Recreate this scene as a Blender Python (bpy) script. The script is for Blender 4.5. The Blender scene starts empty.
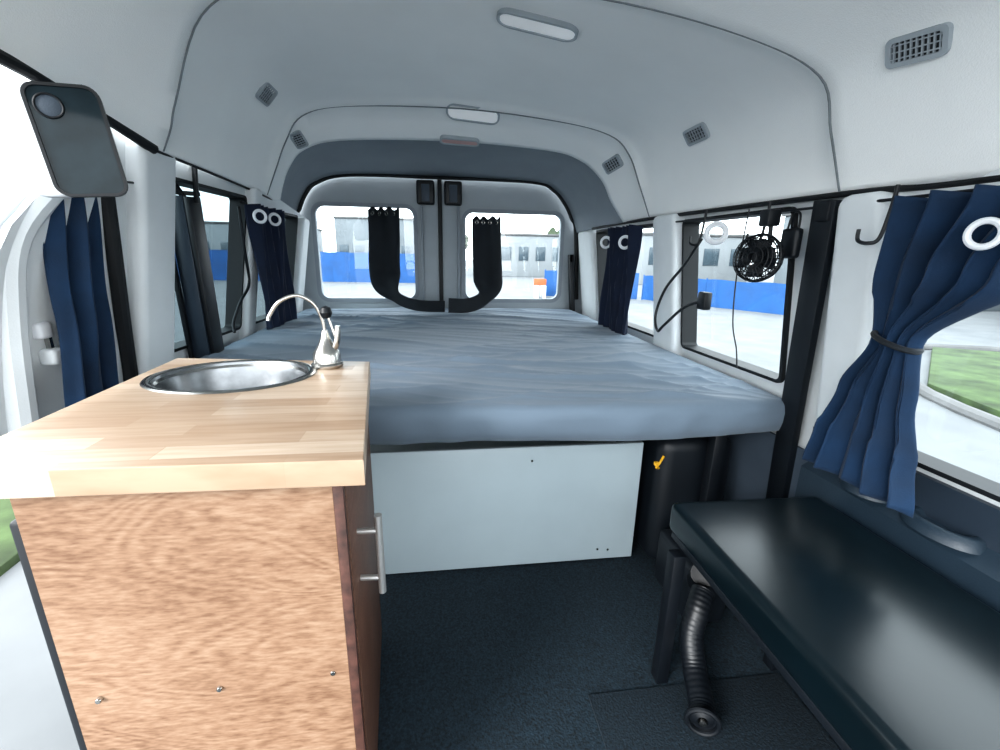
import bpy, bmesh, math, random
from mathutils import Vector, Matrix, noise
from mathutils.bvhtree import BVHTree
random.seed(7)
SC=bpy.context.scene; COL=SC.collection
SC.view_settings.view_transform='Standard'
try: SC.view_settings.look='Medium High Contrast'
except Exception: pass
W={}
# ---------------------------------------------------------------- materials
def mat(name,col,rough=.6,metal=0,var=.0,vscale=8,bump=0,bscale=60,spec=.5,coat=0,sheen=0,emit=None,estr=0):
    m=bpy.data.materials.new(name);m.use_nodes=True;nt=m.node_tree;b=nt.nodes['Principled BSDF']
    b.inputs['Base Color'].default_value=(*col,1);b.inputs['Roughness'].default_value=rough;b.inputs['Metallic'].default_value=metal
    b.inputs['Specular IOR Level'].default_value=spec
    if coat: b.inputs['Coat Weight'].default_value=coat
    if sheen: b.inputs['Sheen Weight'].default_value=sheen
    if emit: b.inputs['Emission Color'].default_value=(*emit,1);b.inputs['Emission Strength'].default_value=estr
    tc=nt.nodes.new('ShaderNodeTexCoord')
    if var:
        n=nt.nodes.new('ShaderNodeTexNoise');n.inputs['Scale'].default_value=vscale;n.inputs['Detail'].default_value=6
        nt.links.new(tc.outputs['Object'],n.inputs['Vector'])
        r=nt.nodes.new('ShaderNodeValToRGB')
        r.color_ramp.elements[0].position=.3;r.color_ramp.elements[1].position=.7
        r.color_ramp.elements[0].color=(*[c*(1-var) for c in col],1);r.color_ramp.elements[1].color=(*[min(1,c*(1+var)) for c in col],1)
        nt.links.new(n.outputs['Fac'],r.inputs['Fac']);nt.links.new(r.outputs['Color'],b.inputs['Base Color'])
    if bump:
        n=nt.nodes.new('ShaderNodeTexNoise');n.inputs['Scale'].default_value=bscale;n.inputs['Detail'].default_value=4
        nt.links.new(tc.outputs['Object'],n.inputs['Vector'])
        bp=nt.nodes.new('ShaderNodeBump');bp.inputs['Strength'].default_value=bump;bp.inputs['Distance'].default_value=.004
        nt.links.new(n.outputs['Fac'],bp.inputs['Height']);nt.links.new(bp.outputs['Normal'],b.inputs['Normal'])
    return m
def mat_ply(name,c1,c2,c3):
    m=mat(name,c1,.5,spec=.35);nt=m.node_tree;b=nt.nodes['Principled BSDF']
    tc=nt.nodes.new('ShaderNodeTexCoord');mp=nt.nodes.new('ShaderNodeMapping');mp.inputs['Scale'].default_value=(1.6,1.6,3.6)
    nt.links.new(tc.outputs['Object'],mp.inputs['Vector'])
    n=nt.nodes.new('ShaderNodeTexNoise');n.inputs['Scale'].default_value=1.15;n.inputs['Detail'].default_value=1.6;n.inputs['Distortion'].default_value=1.3
    nt.links.new(mp.outputs['Vector'],n.inputs['Vector'])
    mm=nt.nodes.new('ShaderNodeMath');mm.operation='MULTIPLY';mm.inputs[1].default_value=150
    nt.links.new(n.outputs['Fac'],mm.inputs[0])
    s=nt.nodes.new('ShaderNodeMath');s.operation='SINE';nt.links.new(mm.outputs[0],s.inputs[0])
    f=nt.nodes.new('ShaderNodeTexNoise');f.inputs['Scale'].default_value=240;f.inputs['Detail'].default_value=3
    mp2=nt.nodes.new('ShaderNodeMapping');mp2.inputs['Scale'].default_value=(.22,1,1.0);nt.links.new(tc.outputs['Object'],mp2.inputs['Vector'])
    nt.links.new(mp2.outputs['Vector'],f.inputs['Vector'])
    g=nt.nodes.new('ShaderNodeTexNoise');g.inputs['Scale'].default_value=4;g.inputs['Detail'].default_value=4;nt.links.new(tc.outputs['Object'],g.inputs['Vector'])
    ad=nt.nodes.new('ShaderNodeMath');ad.operation='MULTIPLY_ADD';ad.inputs[1].default_value=.085;nt.links.new(s.outputs[0],ad.inputs[0]);nt.links.new(f.outputs['Fac'],ad.inputs[2])
    a2=nt.nodes.new('ShaderNodeMath');a2.operation='MULTIPLY_ADD';a2.inputs[1].default_value=.6;nt.links.new(g.outputs['Fac'],a2.inputs[0]);nt.links.new(ad.outputs[0],a2.inputs[2])
    a3=nt.nodes.new('ShaderNodeMath');a3.operation='SUBTRACT';a3.inputs[1].default_value=.30;nt.links.new(a2.outputs[0],a3.inputs[0])
    r=nt.nodes.new('ShaderNodeValToRGB');e=r.color_ramp.elements
    e[0].position=.22;e[0].color=(*c1,1);e[1].position=.78;e[1].color=(*c3,1);k=e.new(.5);k.color=(*c2,1)
    nt.links.new(a3.outputs[0],r.inputs['Fac']);nt.links.new(r.outputs['Color'],b.inputs['Base Color'])
    return m
def mat_block(name):
    m=mat(name,(.8,.6,.4),.4,spec=.35,coat=.08);nt=m.node_tree;b=nt.nodes['Principled BSDF']
    tc=nt.nodes.new('ShaderNodeTexCoord');br=nt.nodes.new('ShaderNodeTexBrick')
    br.inputs['Color1'].default_value=(.52,.42,.33,1);br.inputs['Color2'].default_value=(.37,.26,.18,1);br.inputs['Mortar'].default_value=(.37,.27,.19,1)
    br.inputs['Scale'].default_value=1;br.inputs['Mortar Size'].default_value=.0006;br.inputs['Brick Width'].default_value=.27;br.inputs['Row Height'].default_value=.040
    br.offset=.37
    nt.links.new(tc.outputs['Object'],br.inputs['Vector'])
    mp=nt.nodes.new('ShaderNodeMapping');mp.inputs['Scale'].default_value=(5,60,20);nt.links.new(tc.outputs['Object'],mp.inputs['Vector'])
    n=nt.nodes.new('ShaderNodeTexNoise');n.inputs['Scale'].default_value=1.5;n.inputs['Detail'].default_value=5;nt.links.new(mp.outputs['Vector'],n.inputs['Vector'])
    mx=nt.nodes.new('ShaderNodeMix');mx.data_type='RGBA';mx.blend_type='MULTIPLY';mx.inputs[0].default_value=.4
    r=nt.nodes.new('ShaderNodeValToRGB');r.color_ramp.elements[0].color=(.6,.5,.4,1);r.color_ramp.elements[1].color=(1,1,1,1);r.color_ramp.elements[0].position=.3;r.color_ramp.elements[1].position=.6
    nt.links.new(n.outputs['Fac'],r.inputs['Fac']);nt.links.new(br.outputs['Color'],mx.inputs[6]);nt.links.new(r.outputs['Color'],mx.inputs[7])
    nt.links.new(mx.outputs[2],b.inputs['Base Color'])
    return m
def mat_glass(name,tint=(.95,.98,.99)):
    m=bpy.data.materials.new(name);m.use_nodes=True;nt=m.node_tree;nt.nodes.clear()
    o=nt.nodes.new('ShaderNodeOutputMaterial');t=nt.nodes.new('ShaderNodeBsdfTransparent');t.inputs[0].default_value=(*tint,1)
    g=nt.nodes.new('ShaderNodeBsdfGlossy');g.inputs['Roughness'].default_value=.02;mx=nt.nodes.new('ShaderNodeMixShader');mx.inputs[0].default_value=.04
    nt.links.new(t.outputs[0],mx.inputs[1]);nt.links.new(g.outputs[0],mx.inputs[2]);nt.links.new(mx.outputs[0],o.inputs[0]);return m
M=dict(
 liner=mat('headliner_fabric',(.86,.875,.87),.9,var=.03,vscale=3,bump=.25,bscale=400),
 trimshade=mat('rear_trim_and_shade',(.27,.30,.33),.85,var=.04,bump=.2,bscale=300),  # grey with painted recess shade on the rear ceiling; plain colour on door frames
 trim=mat('light_grey_trim',(.67,.70,.715),.6,var=.04,bump=.1,bscale=300),
 dtrim=mat('rear_door_trim',(.34,.38,.41),.6,var=.04,bump=.1,bscale=300),
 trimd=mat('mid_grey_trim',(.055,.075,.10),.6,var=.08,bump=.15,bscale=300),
 seam=mat('seam_grey',(.17,.19,.205),.8,var=.08),
 ledge=mat('blue_grey_ledge',(.015,.028,.042),.45,var=.08,bump=.15,bscale=250),
 black=mat('black_plastic',(.003,.005,.008),.45,var=.2),
 rubber=mat('black_rubber',(.004,.006,.008),.6,var=.2),
 board=mat('black_board',(.004,.007,.011),.5,var=.2),
 bluegrey=mat('blue_grey_plate',(.024,.036,.052),.4,var=.1),
 vinyl=mat('black_vinyl',(.002,.007,.010),.28,var=.15,spec=.5,bump=.05,bscale=22),
 carpet=mat('speckled_floor',(.0085,.020,.030),.85,var=.7,vscale=160,bump=.6,bscale=180),
 carpet2=mat('speckled_mat',(.007,.0165,.025),.85,var=.7,vscale=160,bump=.6,bscale=180),
 sheet=mat('slate_sheet',(.130,.172,.220),.8,var=.05,vscale=4,bump=.2,bscale=18,sheen=.12),
 navy=mat('navy_fabric',(.002,.009,.030),.85,var=.25,vscale=10,bump=.2,bscale=300,sheen=.06),
 blue=mat('blue_fabric',(.0018,.022,.060),.85,var=.25,vscale=10,bump=.2,bscale=300,sheen=.06),
 dark=mat('dark_fabric',(.003,.007,.012),.75,var=.3,vscale=10,bump=.2,bscale=300,sheen=.08),
 white=mat('white_laminate',(.42,.50,.54),.4,var=.02),
 whitep=mat('white_plastic',(.75,.77,.8),.35,var=.02),
 steel=mat('brushed_steel',(.36,.36,.35),.24,metal=1,var=.1,vscale=40),
 nickel=mat('satin_nickel',(.52,.50,.47),.25,metal=1,var=.06,vscale=30),
 hsteel=mat('handle_steel',(.62,.62,.61),.35,metal=.75,var=.05,vscale=30),
 dsteel=mat('sink_bowl_steel',(.20,.21,.22),.28,metal=1,var=.2,vscale=30),
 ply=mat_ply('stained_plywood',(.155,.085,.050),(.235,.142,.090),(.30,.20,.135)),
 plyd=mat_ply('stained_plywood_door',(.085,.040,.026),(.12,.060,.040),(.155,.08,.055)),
 plye=mat('plywood_edge',(.06,.025,.018),.6,var=.5,vscale=60),
 block=mat_block('birch_block'),
 glass=mat_glass('window_glass'),
 tglass=mat_glass('tinted_glass',(.50,.56,.58)),
 mirror=mat('mirror_glass',(.020,.034,.042),.06,var=.35,vscale=12,spec=.16),
 lens=mat('lamp_lens',(.9,.92,.93),.3,var=.02,emit=(1,1,1),estr=.10),
 redlens=mat('brake_lens',(.55,.36,.34),.3,var=.03),
 ventg=mat('vent_grey',(.36,.40,.43),.5,var=.05),
 ventd=mat('vent_slot_dark',(.02,.025,.03),.6,var=.1),
 yellow=mat('yellow_strap',(.7,.38,.02),.6,var=.1),
 asphalt=mat('asphalt',(.128,.135,.140),.9,var=.14,vscale=1.5),
 grass=mat('lawn',(.040,.066,.022),.9,var=.5,vscale=3,bump=.6,bscale=20),
 curb=mat('curb_concrete',(.10,.10,.10),.85,var=.15,vscale=3),
 fence=mat('blue_fence_sheet',(.002,.060,.20),.6,var=.15,vscale=2),
 bldg=mat('grey_cladding',(.12,.138,.15),.7,var=.1,vscale=1),
 bldgw=mat('white_cladding',(.19,.205,.215),.7,var=.06,vscale=1),
 bwin=mat('building_window',(.05,.07,.085),.2,var=.2),
 orange=mat('orange_barrier',(.35,.09,.03),.6,var=.1),
 tree=mat('tree_foliage',(.040,.055,.030),.9,var=.5,vscale=2),
 trunk=mat('tree_bark',(.05,.04,.03),.9,var=.3),
)
# ---------------------------------------------------------------- mesh helpers
def finish(name,me,m,smooth=True,org=None,angle=35):
    me.materials.clear();me.materials.append(m)
    xs=[v.co for v in me.vertices]
    if org is None:
        mn=[min(c[i] for c in xs) for i in range(3)];mx=[max(c[i] for c in xs) for i in range(3)]
        org=((mn[0]+mx[0])/2,(mn[1]+mx[1])/2,mn[2])
    org=Vector(org);me.transform(Matrix.Translation(-org))
    if smooth:
        me.polygons.foreach_set('use_smooth',[True]*len(me.polygons))
        try: me.set_sharp_from_angle(angle=math.radians(angle))
        except Exception: pass
    ob=bpy.data.objects.new(name,me);COL.objects.link(ob);ob.location=org;W[ob.name]=org.copy();return ob
def from_bm(name,bm,m,**k):
    bmesh.ops.recalc_face_normals(bm,faces=bm.faces)
    me=bpy.data.meshes.new(name);bm.to_mesh(me);bm.free();return finish(name,me,m,**k)
def from_py(name,V,Fc,m,recalc=True,**k):
    bm=bmesh.new();vs=[bm.verts.new(v) for v in V]
    for f in Fc:
        try: bm.faces.new([vs[i] for i in f])
        except Exception: pass
    if recalc: bmesh.ops.recalc_face_normals(bm,faces=bm.faces)
    me=bpy.data.meshes.new(name);bm.to_mesh(me);bm.free();return finish(name,me,m,**k)
def par(child,parent):
    child.parent=parent;child.location=W[child.name]-W[parent.name];return child
def empty(name,loc):
    e=bpy.data.objects.new(name,None);COL.objects.link(e);e.location=loc;e.empty_display_size=.05;W[e.name]=Vector(loc);return e
def thing(o,label,cat,group=None):
    o['label']=label;o['category']=cat
    if group:o['group']=group
    return o
def struct(o):
    o['kind']='structure';return o
def bevel(bm,w,seg=2):
    if w>0: bmesh.ops.bevel(bm,geom=bm.edges[:]+bm.verts[:],offset=w,segments=seg,affect='EDGES',profile=.5)
def prism(name,plan,z0,z1,m,bev=.002,seg=2,**k):
    bm=bmesh.new();a=[bm.verts.new((x,y,z0)) for x,y in plan];b=[bm.verts.new((x,y,z1)) for x,y in plan];n=len(plan)
    bm.faces.new(a[::-1]);bm.faces.new(b)
    for i in range(n): bm.faces.new([a[i],a[(i+1)%n],b[(i+1)%n],b[i]])
    bevel(bm,bev,seg);return from_bm(name,bm,m,**k)
def box(name,a,b,m,bev=.003,seg=2,**k):
    return prism(name,[(a[0],a[1]),(b[0],a[1]),(b[0],b[1]),(a[0],b[1])],a[2],b[2],m,bev,seg,**k)
def beam(name,p0,p1,side,w,d,m,bev=.002):
    p0=Vector(p0);p1=Vector(p1);ax=(p1-p0).normalized();s=Vector(side);s=(s-ax*s.dot(ax)).normalized();t=ax.cross(s)
    bm=bmesh.new();r=[]
    for p in(p0,p1): r.append([bm.verts.new(p+s*w/2*i+t*d/2*j) for i,j in((-1,-1),(1,-1),(1,1),(-1,1))])
    bm.faces.new(r[0][::-1]);bm.faces.new(r[1])
    for i in range(4): bm.faces.new([r[0][i],r[0][(i+1)%4],r[1][(i+1)%4],r[1][i]])
    bevel(bm,bev,2);return from_bm(name,bm,m)
def cr(pts,n,closed=False):
    P=[Vector(p) for p in pts];out=[];N=len(P);segs=N if closed else N-1
    for i in range(segs):
        if closed: a,b,c,d=P[(i-1)%N],P[i],P[(i+1)%N],P[(i+2)%N]
        else: a,b,c,d=P[max(i-1,0)],P[i],P[i+1],P[min(i+2,N-1)]
        for k in range(n):
            t=k/n;out.append(.5*((2*b)+(c-a)*t+(2*a-5*b+4*c-d)*t*t+(3*b-a-3*c+d)*t**3))
    if not closed: out.append(P[-1].copy())
    return out
def tubedata(path,rad,seg=10,closed=False,caps=True):
    V=[];F=[];n=len(path);up=None
    for i,p in enumerate(path):
        if closed: t=path[(i+1)%n]-path[(i-1)%n]
        else: t=path[min(i+1,n-1)]-path[max(i-1,0)]
        t.normalize()
        if up is None: up=Vector((0,0,1)) if abs(t.z)<.9 else Vector((1,0,0))
        up=(up-t*up.dot(t)).normalized();s=t.cross(up)
        r=rad(i/(n-1)) if callable(rad) else rad
        for k in range(seg):
            a=2*math.pi*k/seg;V.append(p+(s*math.cos(a)+up*math.sin(a))*r)
    for i in range(n if closed else n-1):
        j=(i+1)%n
        for k in range(seg):
            l=(k+1)%seg;F.append((i*seg+k,i*seg+l,j*seg+l,j*seg+k))
    if caps and not closed: F.append(tuple(range(seg))[::-1]);F.append(tuple((n-1)*seg+k for k in range(seg)))
    return V,F
def tube(name,pts,rad,m,n=8,seg=10,closed=False,caps=True):
    path=cr(pts,n,closed) if n>1 else [Vector(p) for p in pts]
    V,F=tubedata(path,rad,seg,closed,caps);return from_py(name,V,F,m)
def ring(name,c,R,r,nrm,m,seg=28):
    nrm=Vector(nrm).normalized();a=nrm.orthogonal().normalized();b=nrm.cross(a);c=Vector(c)
    path=[c+(a*math.cos(t)+b*math.sin(t))*R for t in [2*math.pi*i/seg for i in range(seg)]]
    V,F=tubedata(path,r,8,True);return from_py(name,V,F,m)
def merge(name,parts,m,**k):
    V=[];F=[]
    for v,f in parts:
        o=len(V);V+=list(v);F+=[tuple(i+o for i in q) for q in f]
    return from_py(name,V,F,m,**k)
def boxdata(a,b):
    V=[(x,y,z) for z in(a[2],b[2]) for x,y in((a[0],a[1]),(b[0],a[1]),(b[0],b[1]),(a[0],b[1]))]
    return V,[(3,2,1,0),(4,5,6,7),(0,1,5,4),(1,2,6,5),(2,3,7,6),(3,0,4,7)]
def prismdata(plan,z0,z1):
    n=len(plan);V=[(x,y,z0) for x,y in plan]+[(x,y,z1) for x,y in plan]
    return V,[tuple(range(n))[::-1],tuple(range(n,2*n))]+[(i,(i+1)%n,n+(i+1)%n,n+i) for i in range(n)]
def xf(d,fn): return [Vector(fn(*v)) for v in d[0]],d[1]
def lathe(name,prof,c,m,axis=(0,0,1),seg=32,sx=1,sy=1):
    ax=Vector(axis).normalized();a=ax.orthogonal().normalized() if ax.z<.99 else Vector((1,0,0));b=ax.cross(a);c=Vector(c)
    V=[];F=[];n=len(prof)
    for r,h in prof:
        for k in range(seg):
            t=2*math.pi*k/seg;V.append(c+ax*h+a*math.cos(t)*r*sx+b*math.sin(t)*r*sy)
    for i in range(n-1):
        for k in range(seg):
            l=(k+1)%seg;F.append((i*seg+k,i*seg+l,(i+1)*seg+l,(i+1)*seg+k))
    if prof[0][0]>1e-6: F.append(tuple(range(seg))[::-1])
    if prof[-1][0]>1e-6: F.append(tuple((n-1)*seg+k for k in range(seg)))
    bm=bmesh.new();vs=[bm.verts.new(v) for v in V]
    for f in F: bm.faces.new([vs[i] for i in f])
    bmesh.ops.remove_doubles(bm,verts=bm.verts,dist=1e-5)
    return from_bm(name,bm,m)
def bowl(name,prof,c,m,seg=56,sy=1):
    V=[];F=[];n=len(prof);c=Vector(c)
    for r,h in prof:
        for k in range(seg):
            t=2*math.pi*k/seg;V.append(c+Vector((math.cos(t)*r,math.sin(t)*r*sy,h)))
    for i in range(n-1):
        for k in range(seg):
            l=(k+1)%seg;F.append((i*seg+k,i*seg+l,(i+1)*seg+l,(i+1)*seg+k))
    return from_py(name,V,F,m,angle=60)
def rrect(u0,u1,v0,v1,r,n=6):
    out=[]
    for cx,cy,a0 in((u1-r,v1-r,0),(u0+r,v1-r,90),(u0+r,v0+r,180),(u1-r,v0+r,270)):
        for k in range(n+1):
            a=math.radians(a0+90*k/n);out.append((cx+r*math.cos(a),cy+r*math.sin(a)))
    return out
def sheetpanel(name,outer,holes,depth,m,fn,bev=0,seg=2):
    cu=bpy.data.curves.new('tmp','CURVE');cu.dimensions='2D';cu.fill_mode='BOTH';cu.extrude=depth/2
    if bev: cu.bevel_depth=bev;cu.bevel_resolution=seg
    for lp in [outer]+holes:
        s=cu.splines.new('POLY');s.points.add(len(lp)-1)
        for i,(x,y) in enumerate(lp): s.points[i].co=(x,y,0,1)
        s.use_cyclic_u=True
    o=bpy.data.objects.new('tmp',cu);COL.objects.link(o);dg=bpy.context.evaluated_depsgraph_get();dg.update()
    me=bpy.data.meshes.new_from_object(o.evaluated_get(dg));bpy.data.objects.remove(o)
    bm=bmesh.new();bm.from_mesh(me);bmesh.ops.remove_doubles(bm,verts=bm.verts,dist=1e-5)
    for v in bm.verts: v.co=Vector(fn(v.co.x,v.co.y,v.co.z))
    bpy.data.meshes.remove(me)
    return from_bm(name,bm,m)
def RW(u,v,w): return (1.155-.03*u-.12*v+w,u,v)
def LW(u,v,w): return (-1.13+.04*u+.17*v-w,u,v)
def DW(u,v,w): return (u,3.0+w,v)
# ---------------------------------------------------------------- camera
f,p,yw,r=443,.268,.1355,.0184
Fv=Vector((math.sin(yw)*math.cos(p),math.cos(yw)*math.cos(p),-math.sin(p)))
R0=Vector((math.cos(yw),-math.sin(yw),0));U0=R0.cross(Fv)
Rv=math.cos(r)*R0+math.sin(r)*U0;Uv=-math.sin(r)*R0+math.cos(r)*U0
cd=bpy.data.cameras.new('camera');cam=bpy.data.objects.new('camera',cd);COL.objects.link(cam)
m3=Matrix((Rv,Uv,-Fv)).transposed();cam.matrix_world=Matrix.Translation((0,0,1.1))@m3.to_4x4()
cd.lens=f/1000*36;cd.sensor_width=36;cd.clip_start=.02;cd.clip_end=500;SC.camera=cam
# ---------------------------------------------------------------- world
w=bpy.data.worlds.new('overcast');SC.world=w;w.use_nodes=True;nt=w.node_tree;bg=nt.nodes['Background']
tc=nt.nodes.new('ShaderNodeTexCoord');sx=nt.nodes.new('ShaderNodeSeparateXYZ');nt.links.new(tc.outputs['Generated'],sx.inputs[0])
rp=nt.nodes.new('ShaderNodeValToRGB');rp.color_ramp.elements[0].position=.0;rp.color_ramp.elements[0].color=(.86,.90,.92,1)
rp.color_ramp.elements[1].position=.5;rp.color_ramp.elements[1].color=(.90,.95,.98,1)
nt.links.new(sx.outputs['Z'],rp.inputs[0]);nt.links.new(rp.outputs[0],bg.inputs[0]);bg.inputs[1].default_value=5.4
sd=bpy.data.lights.new('soft_sun','SUN');sd.energy=4.2;sd.angle=math.radians(22);so=bpy.data.objects.new('soft_sun',sd);COL.objects.link(so)
so.rotation_euler=(math.radians(63),0,math.radians(-48));so.location=(-4,-3,4)
# ---------------------------------------------------------------- shell
floor=struct(prism('floor',[(-.60,-.8),(1.15,-.8),(1.10,3.0),(-1.05,3.0),(-1.06,1.45),(-.62,1.14)],-.06,0,M['carpet'],.004))
fm=struct(box('trim_1',(.36,.40,0),(.90,.845,.006),M['carpet2'],.002))
rl=[(-.8,0),(3.02,0),(3.02,1.26),(2.0,1.29),(1.04,1.27),(-.8,1.25)]
RWN=[(.10,.865,.665,1.215,.03),(1.185,1.73,.735,1.232,.015),(1.94,2.66,.735,1.232,.015)]
wr=struct(sheetpanel('wall_right',rl,[rrect(*q) for q in RWN],.05,M['trim'],lambda u,v,w_:RW(u,v,w_+.035)))
LWN=[(1.64,2.16,.75,1.31,.015),(2.28,2.80,.75,1.28,.015)]
ll=[(1.55,0),(3.02,0),(3.02,1.28),(2.39,1.37),(1.53,1.40),(1.36,1.44),(1.28,1.30),(1.12,1.14),(1.04,1.0),(1.03,.70),(1.12,.60),(1.40,.50)]
wl=struct(sheetpanel('wall_left',ll,[rrect(*q) for q in LWN],.05,M['trim'],lambda u,v,w_:LW(u,v,w_+.035)))
wi=1
def window(q,fn,g=.008,off=0.004,m='rubber',gl='glass',dp=.012):
    global wi
    u0,u1,v0,v1,rr=q
    fr=sheetpanel('window_%d'%wi,rrect(u0-g,u1+g,v0-g,v1+g,rr+g),[rrect(u0+.003,u1-.003,v0+.003,v1-.003,rr)],dp,M[m],lambda u,v,w_:fn(u,v,w_+off))
    pn=sheetpanel('glass_pane',rrect(u0-.01,u1+.01,v0-.01,v1+.01,rr),[],.004,M[gl],lambda u,v,w_:fn(u,v,w_+off+.035))
    par(pn,fr);struct(fr);wi+=1;return fr
for q in RWN: window(q,RW,off=.030,dp=.066)
for q in LWN: window(q,LW,gl='tglass',off=.030,dp=.066)
ti=20
def pillar(u0,u1,v0,v1,fn,d=.03,b=.022):
    global ti
    struct(sheetpanel('trim_%d'%ti,rrect(u0+b,u1-b,v0,v1,.01,3),[],d,M['trim'],lambda u,v,w_:fn(u,v,w_+.0),bev=b,seg=4));ti+=1
pillar(1.745,1.925,.60,1.245,RW);pillar(.90,1.02,.60,1.225,RW);pillar(2.69,2.93,.60,1.225,RW,.02,.02)
pillar(1.46,1.62,.45,1.37,LW);pillar(2.175,2.27,.60,1.34,LW,.02,.018);pillar(2.83,2.95,.60,1.26,LW,.02,.018)
# ceiling loft
def sec(P): return cr(P,6)
B=[(-.85,-.8,1.50),(-.82,-.8,1.55),(-.77,-.8,1.62),(-.66,-.8,1.73),(-.42,-.8,1.77),(0,-.8,1.78),(.4,-.8,1.74),(.74,-.8,1.66),(.93,-.8,1.55),(.98,-.8,1.40),(1.03,-.8,1.24)]
N_=[(-.83,1.0,1.46),(-.81,1.0,1.52),(-.76,1,1.60),(-.65,1,1.72),(-.42,.95,1.77),(0,.85,1.775),(.4,.75,1.73),(.74,.7,1.65),(.92,.68,1.55),(.97,.68,1.40),(1.01,.68,1.25)]
A1=[(-.80,1.53,1.37),(-.765,1.52,1.43),(-.735,1.51,1.50),(-.62,1.475,1.70),(-.42,1.42,1.76),(0,1.31,1.75),(.385,1.2,1.69),(.70,1.11,1.60),(.88,1.06,1.51),(.93,1.05,1.39),(.975,1.04,1.26)]
A2=[(-.82,2.39,1.35),(-.76,2.375,1.47),(-.70,2.36,1.585),(-.614,2.344,1.69),(-.407,2.30,1.73),(.10,2.195,1.72),(.53,2.105,1.665),(.75,2.06,1.61),(.84,2.04,1.53),(.90,2.03,1.40),(.95,2.01,1.27)]
Md=[(-.83,2.58,1.32),(-.79,2.55,1.42),(-.745,2.53,1.50),(-.66,2.50,1.575),(-.47,2.46,1.620),(.04,2.39,1.628),(.52,2.32,1.595),(.69,2.29,1.55),(.80,2.27,1.46),(.86,2.27,1.36),(.93,2.26,1.265)]
Me=[(-.845,2.68,1.30),(-.82,2.66,1.41),(-.77,2.62,1.51),(-.69,2.58,1.59),(-.50,2.52,1.655),(.03,2.46,1.668),(.55,2.39,1.640),(.73,2.36,1.58),(.84,2.34,1.47),(.89,2.34,1.36),(.925,2.34,1.26)]
D_=[(-.865,2.98,1.27),(-.845,2.98,1.34),(-.80,2.98,1.43),(-.73,2.98,1.495),(-.54,2.98,1.545),(.01,2.98,1.555),(.60,2.98,1.545),(.74,2.98,1.50),(.82,2.98,1.42),(.87,2.98,1.33),(.905,2.98,1.24)]
def lerpsec(a,b,t,bul=0):
    out=[]
    for i,(p1,p2) in enumerate(zip(a,b)):
        q=Vector(p1).lerp(Vector(p2),t)
        c=Vector((0,q.y,1.25));d=(q-c).normalized();k=.0 if i in(0,10) else 1
        out.append(tuple(q+d*bul*k))
    return out
BV=[];BF=[]
def loft(name,secs,m,angle=50):
    V=[];F=[];rows=[sec(s) for s in secs];nr=len(rows[0])
    for rw in rows:V+=rw
    for i in range(len(rows)-1):
        for k in range(nr-1): F.append((i*nr+k,i*nr+k+1,(i+1)*nr+k+1,(i+1)*nr+k))
    o=struct(from_py(name,V,F,m,angle=angle));md=o.modifiers.new('thick','SOLIDIFY');md.thickness=.02;md.offset=0
    k0=len(BV);BV.extend([Vector(v) for v in V]);BF.extend([tuple(i+k0 for i in f) for f in F])
loft('ceiling',[B,lerpsec(B,N_,.5),N_,lerpsec(N_,A1,.90,0.0),A1,lerpsec(A1,A2,.025,.020),lerpsec(A1,A2,.08,.030),lerpsec(A1,A2,.5,.038),lerpsec(A1,A2,.93,.026),lerpsec(A1,A2,.975,.016),A2,lerpsec(A2,Md,.10,.014),lerpsec(A2,Md,.5,.006),lerpsec(A2,Md,.9,.0),Md],M['liner'])
loft('trim_17',[lerpsec(A2,Md,.985),Md,lerpsec(Md,Me,.5,.006),Me,lerpsec(Me,D_,.5,.030),lerpsec(Me,D_,.9,.02),D_],M['trimshade'],60)  # rear ceiling end; shade of the recess is put into its darker grey
bvh=BVHTree.FromPolygons(BV,BF)
def seamtube(name,S,r_,m,k=.012):
    out=[]
    for x,y,z in S:
        d=Vector((-x,0,1.25-z)).normalized();out.append((x+d.x*k,y-.002,z+d.z*k))
    return struct(tube(name,out,r_,m,n=6,seg=6))
seamtube('trim_2',A1,.0030,M['seam'],.010);seamtube('trim_3',A2,.0032,M['seam'],.010)
seamtube('trim_4',[(-.885,2.98,.80)]+D_+[(.935,2.98,.80)],.014,M['rubber'],.010)
struct(tube('trim_5',[(1.035,-.8,1.235),(1.0,.68,1.245),(.965,1.04,1.252),(.94,2.01,1.262),(.90,2.66,1.25)],.007,M['rubber'],n=6))
struct(tube('trim_6',[(-.845,-.3,1.49),(-.825,1.0,1.452),(-.80,1.50,1.368)],.014,M['rubber'],n=6))
struct(tube('trim_13',[(-.80,1.50,1.366),(-.815,2.39,1.340),(-.84,2.74,1.30)],.004,M['rubber'],n=6))
# rear doors
la=[(-1.08,.0),(-.98,1.28),(-.845,1.35),(-.76,1.49),(-.56,1.56),(.004,1.57),(.004,.0)]
ra=[(.010,.0),(.010,1.57),(.62,1.56),(.78,1.50),(.90,1.34),(.98,1.22),(1.08,.0)]
struct(sheetpanel('door_1',la,[rrect(-.755,-.158,.80,1.364,.05)],.04,M['dtrim'],lambda u,v,w_:DW(u,v,w_+.03)))
struct(sheetpanel('door_2',ra,[rrect(.165,.80,.80,1.35,.05)],.04,M['dtrim'],lambda u,v,w_:DW(u,v,w_+.03)))
window((-.755,-.158,.80,1.364,.05),DW,.022,m='trimshade');window((.165,.80,.80,1.35,.05),DW,.022,m='trimshade')
struct(box('trim_7',(-.006,2.985,.5),(.020,3.01,1.54),M['rubber'],.003))
struct(box('trim_14',(-.115,2.975,.5),(-.100,3.012,1.38),M['trimshade'],.003))
struct(box('trim_15',(.115,2.975,.5),(.13,3.012,1.38),M['trimshade'],.003))
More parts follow.
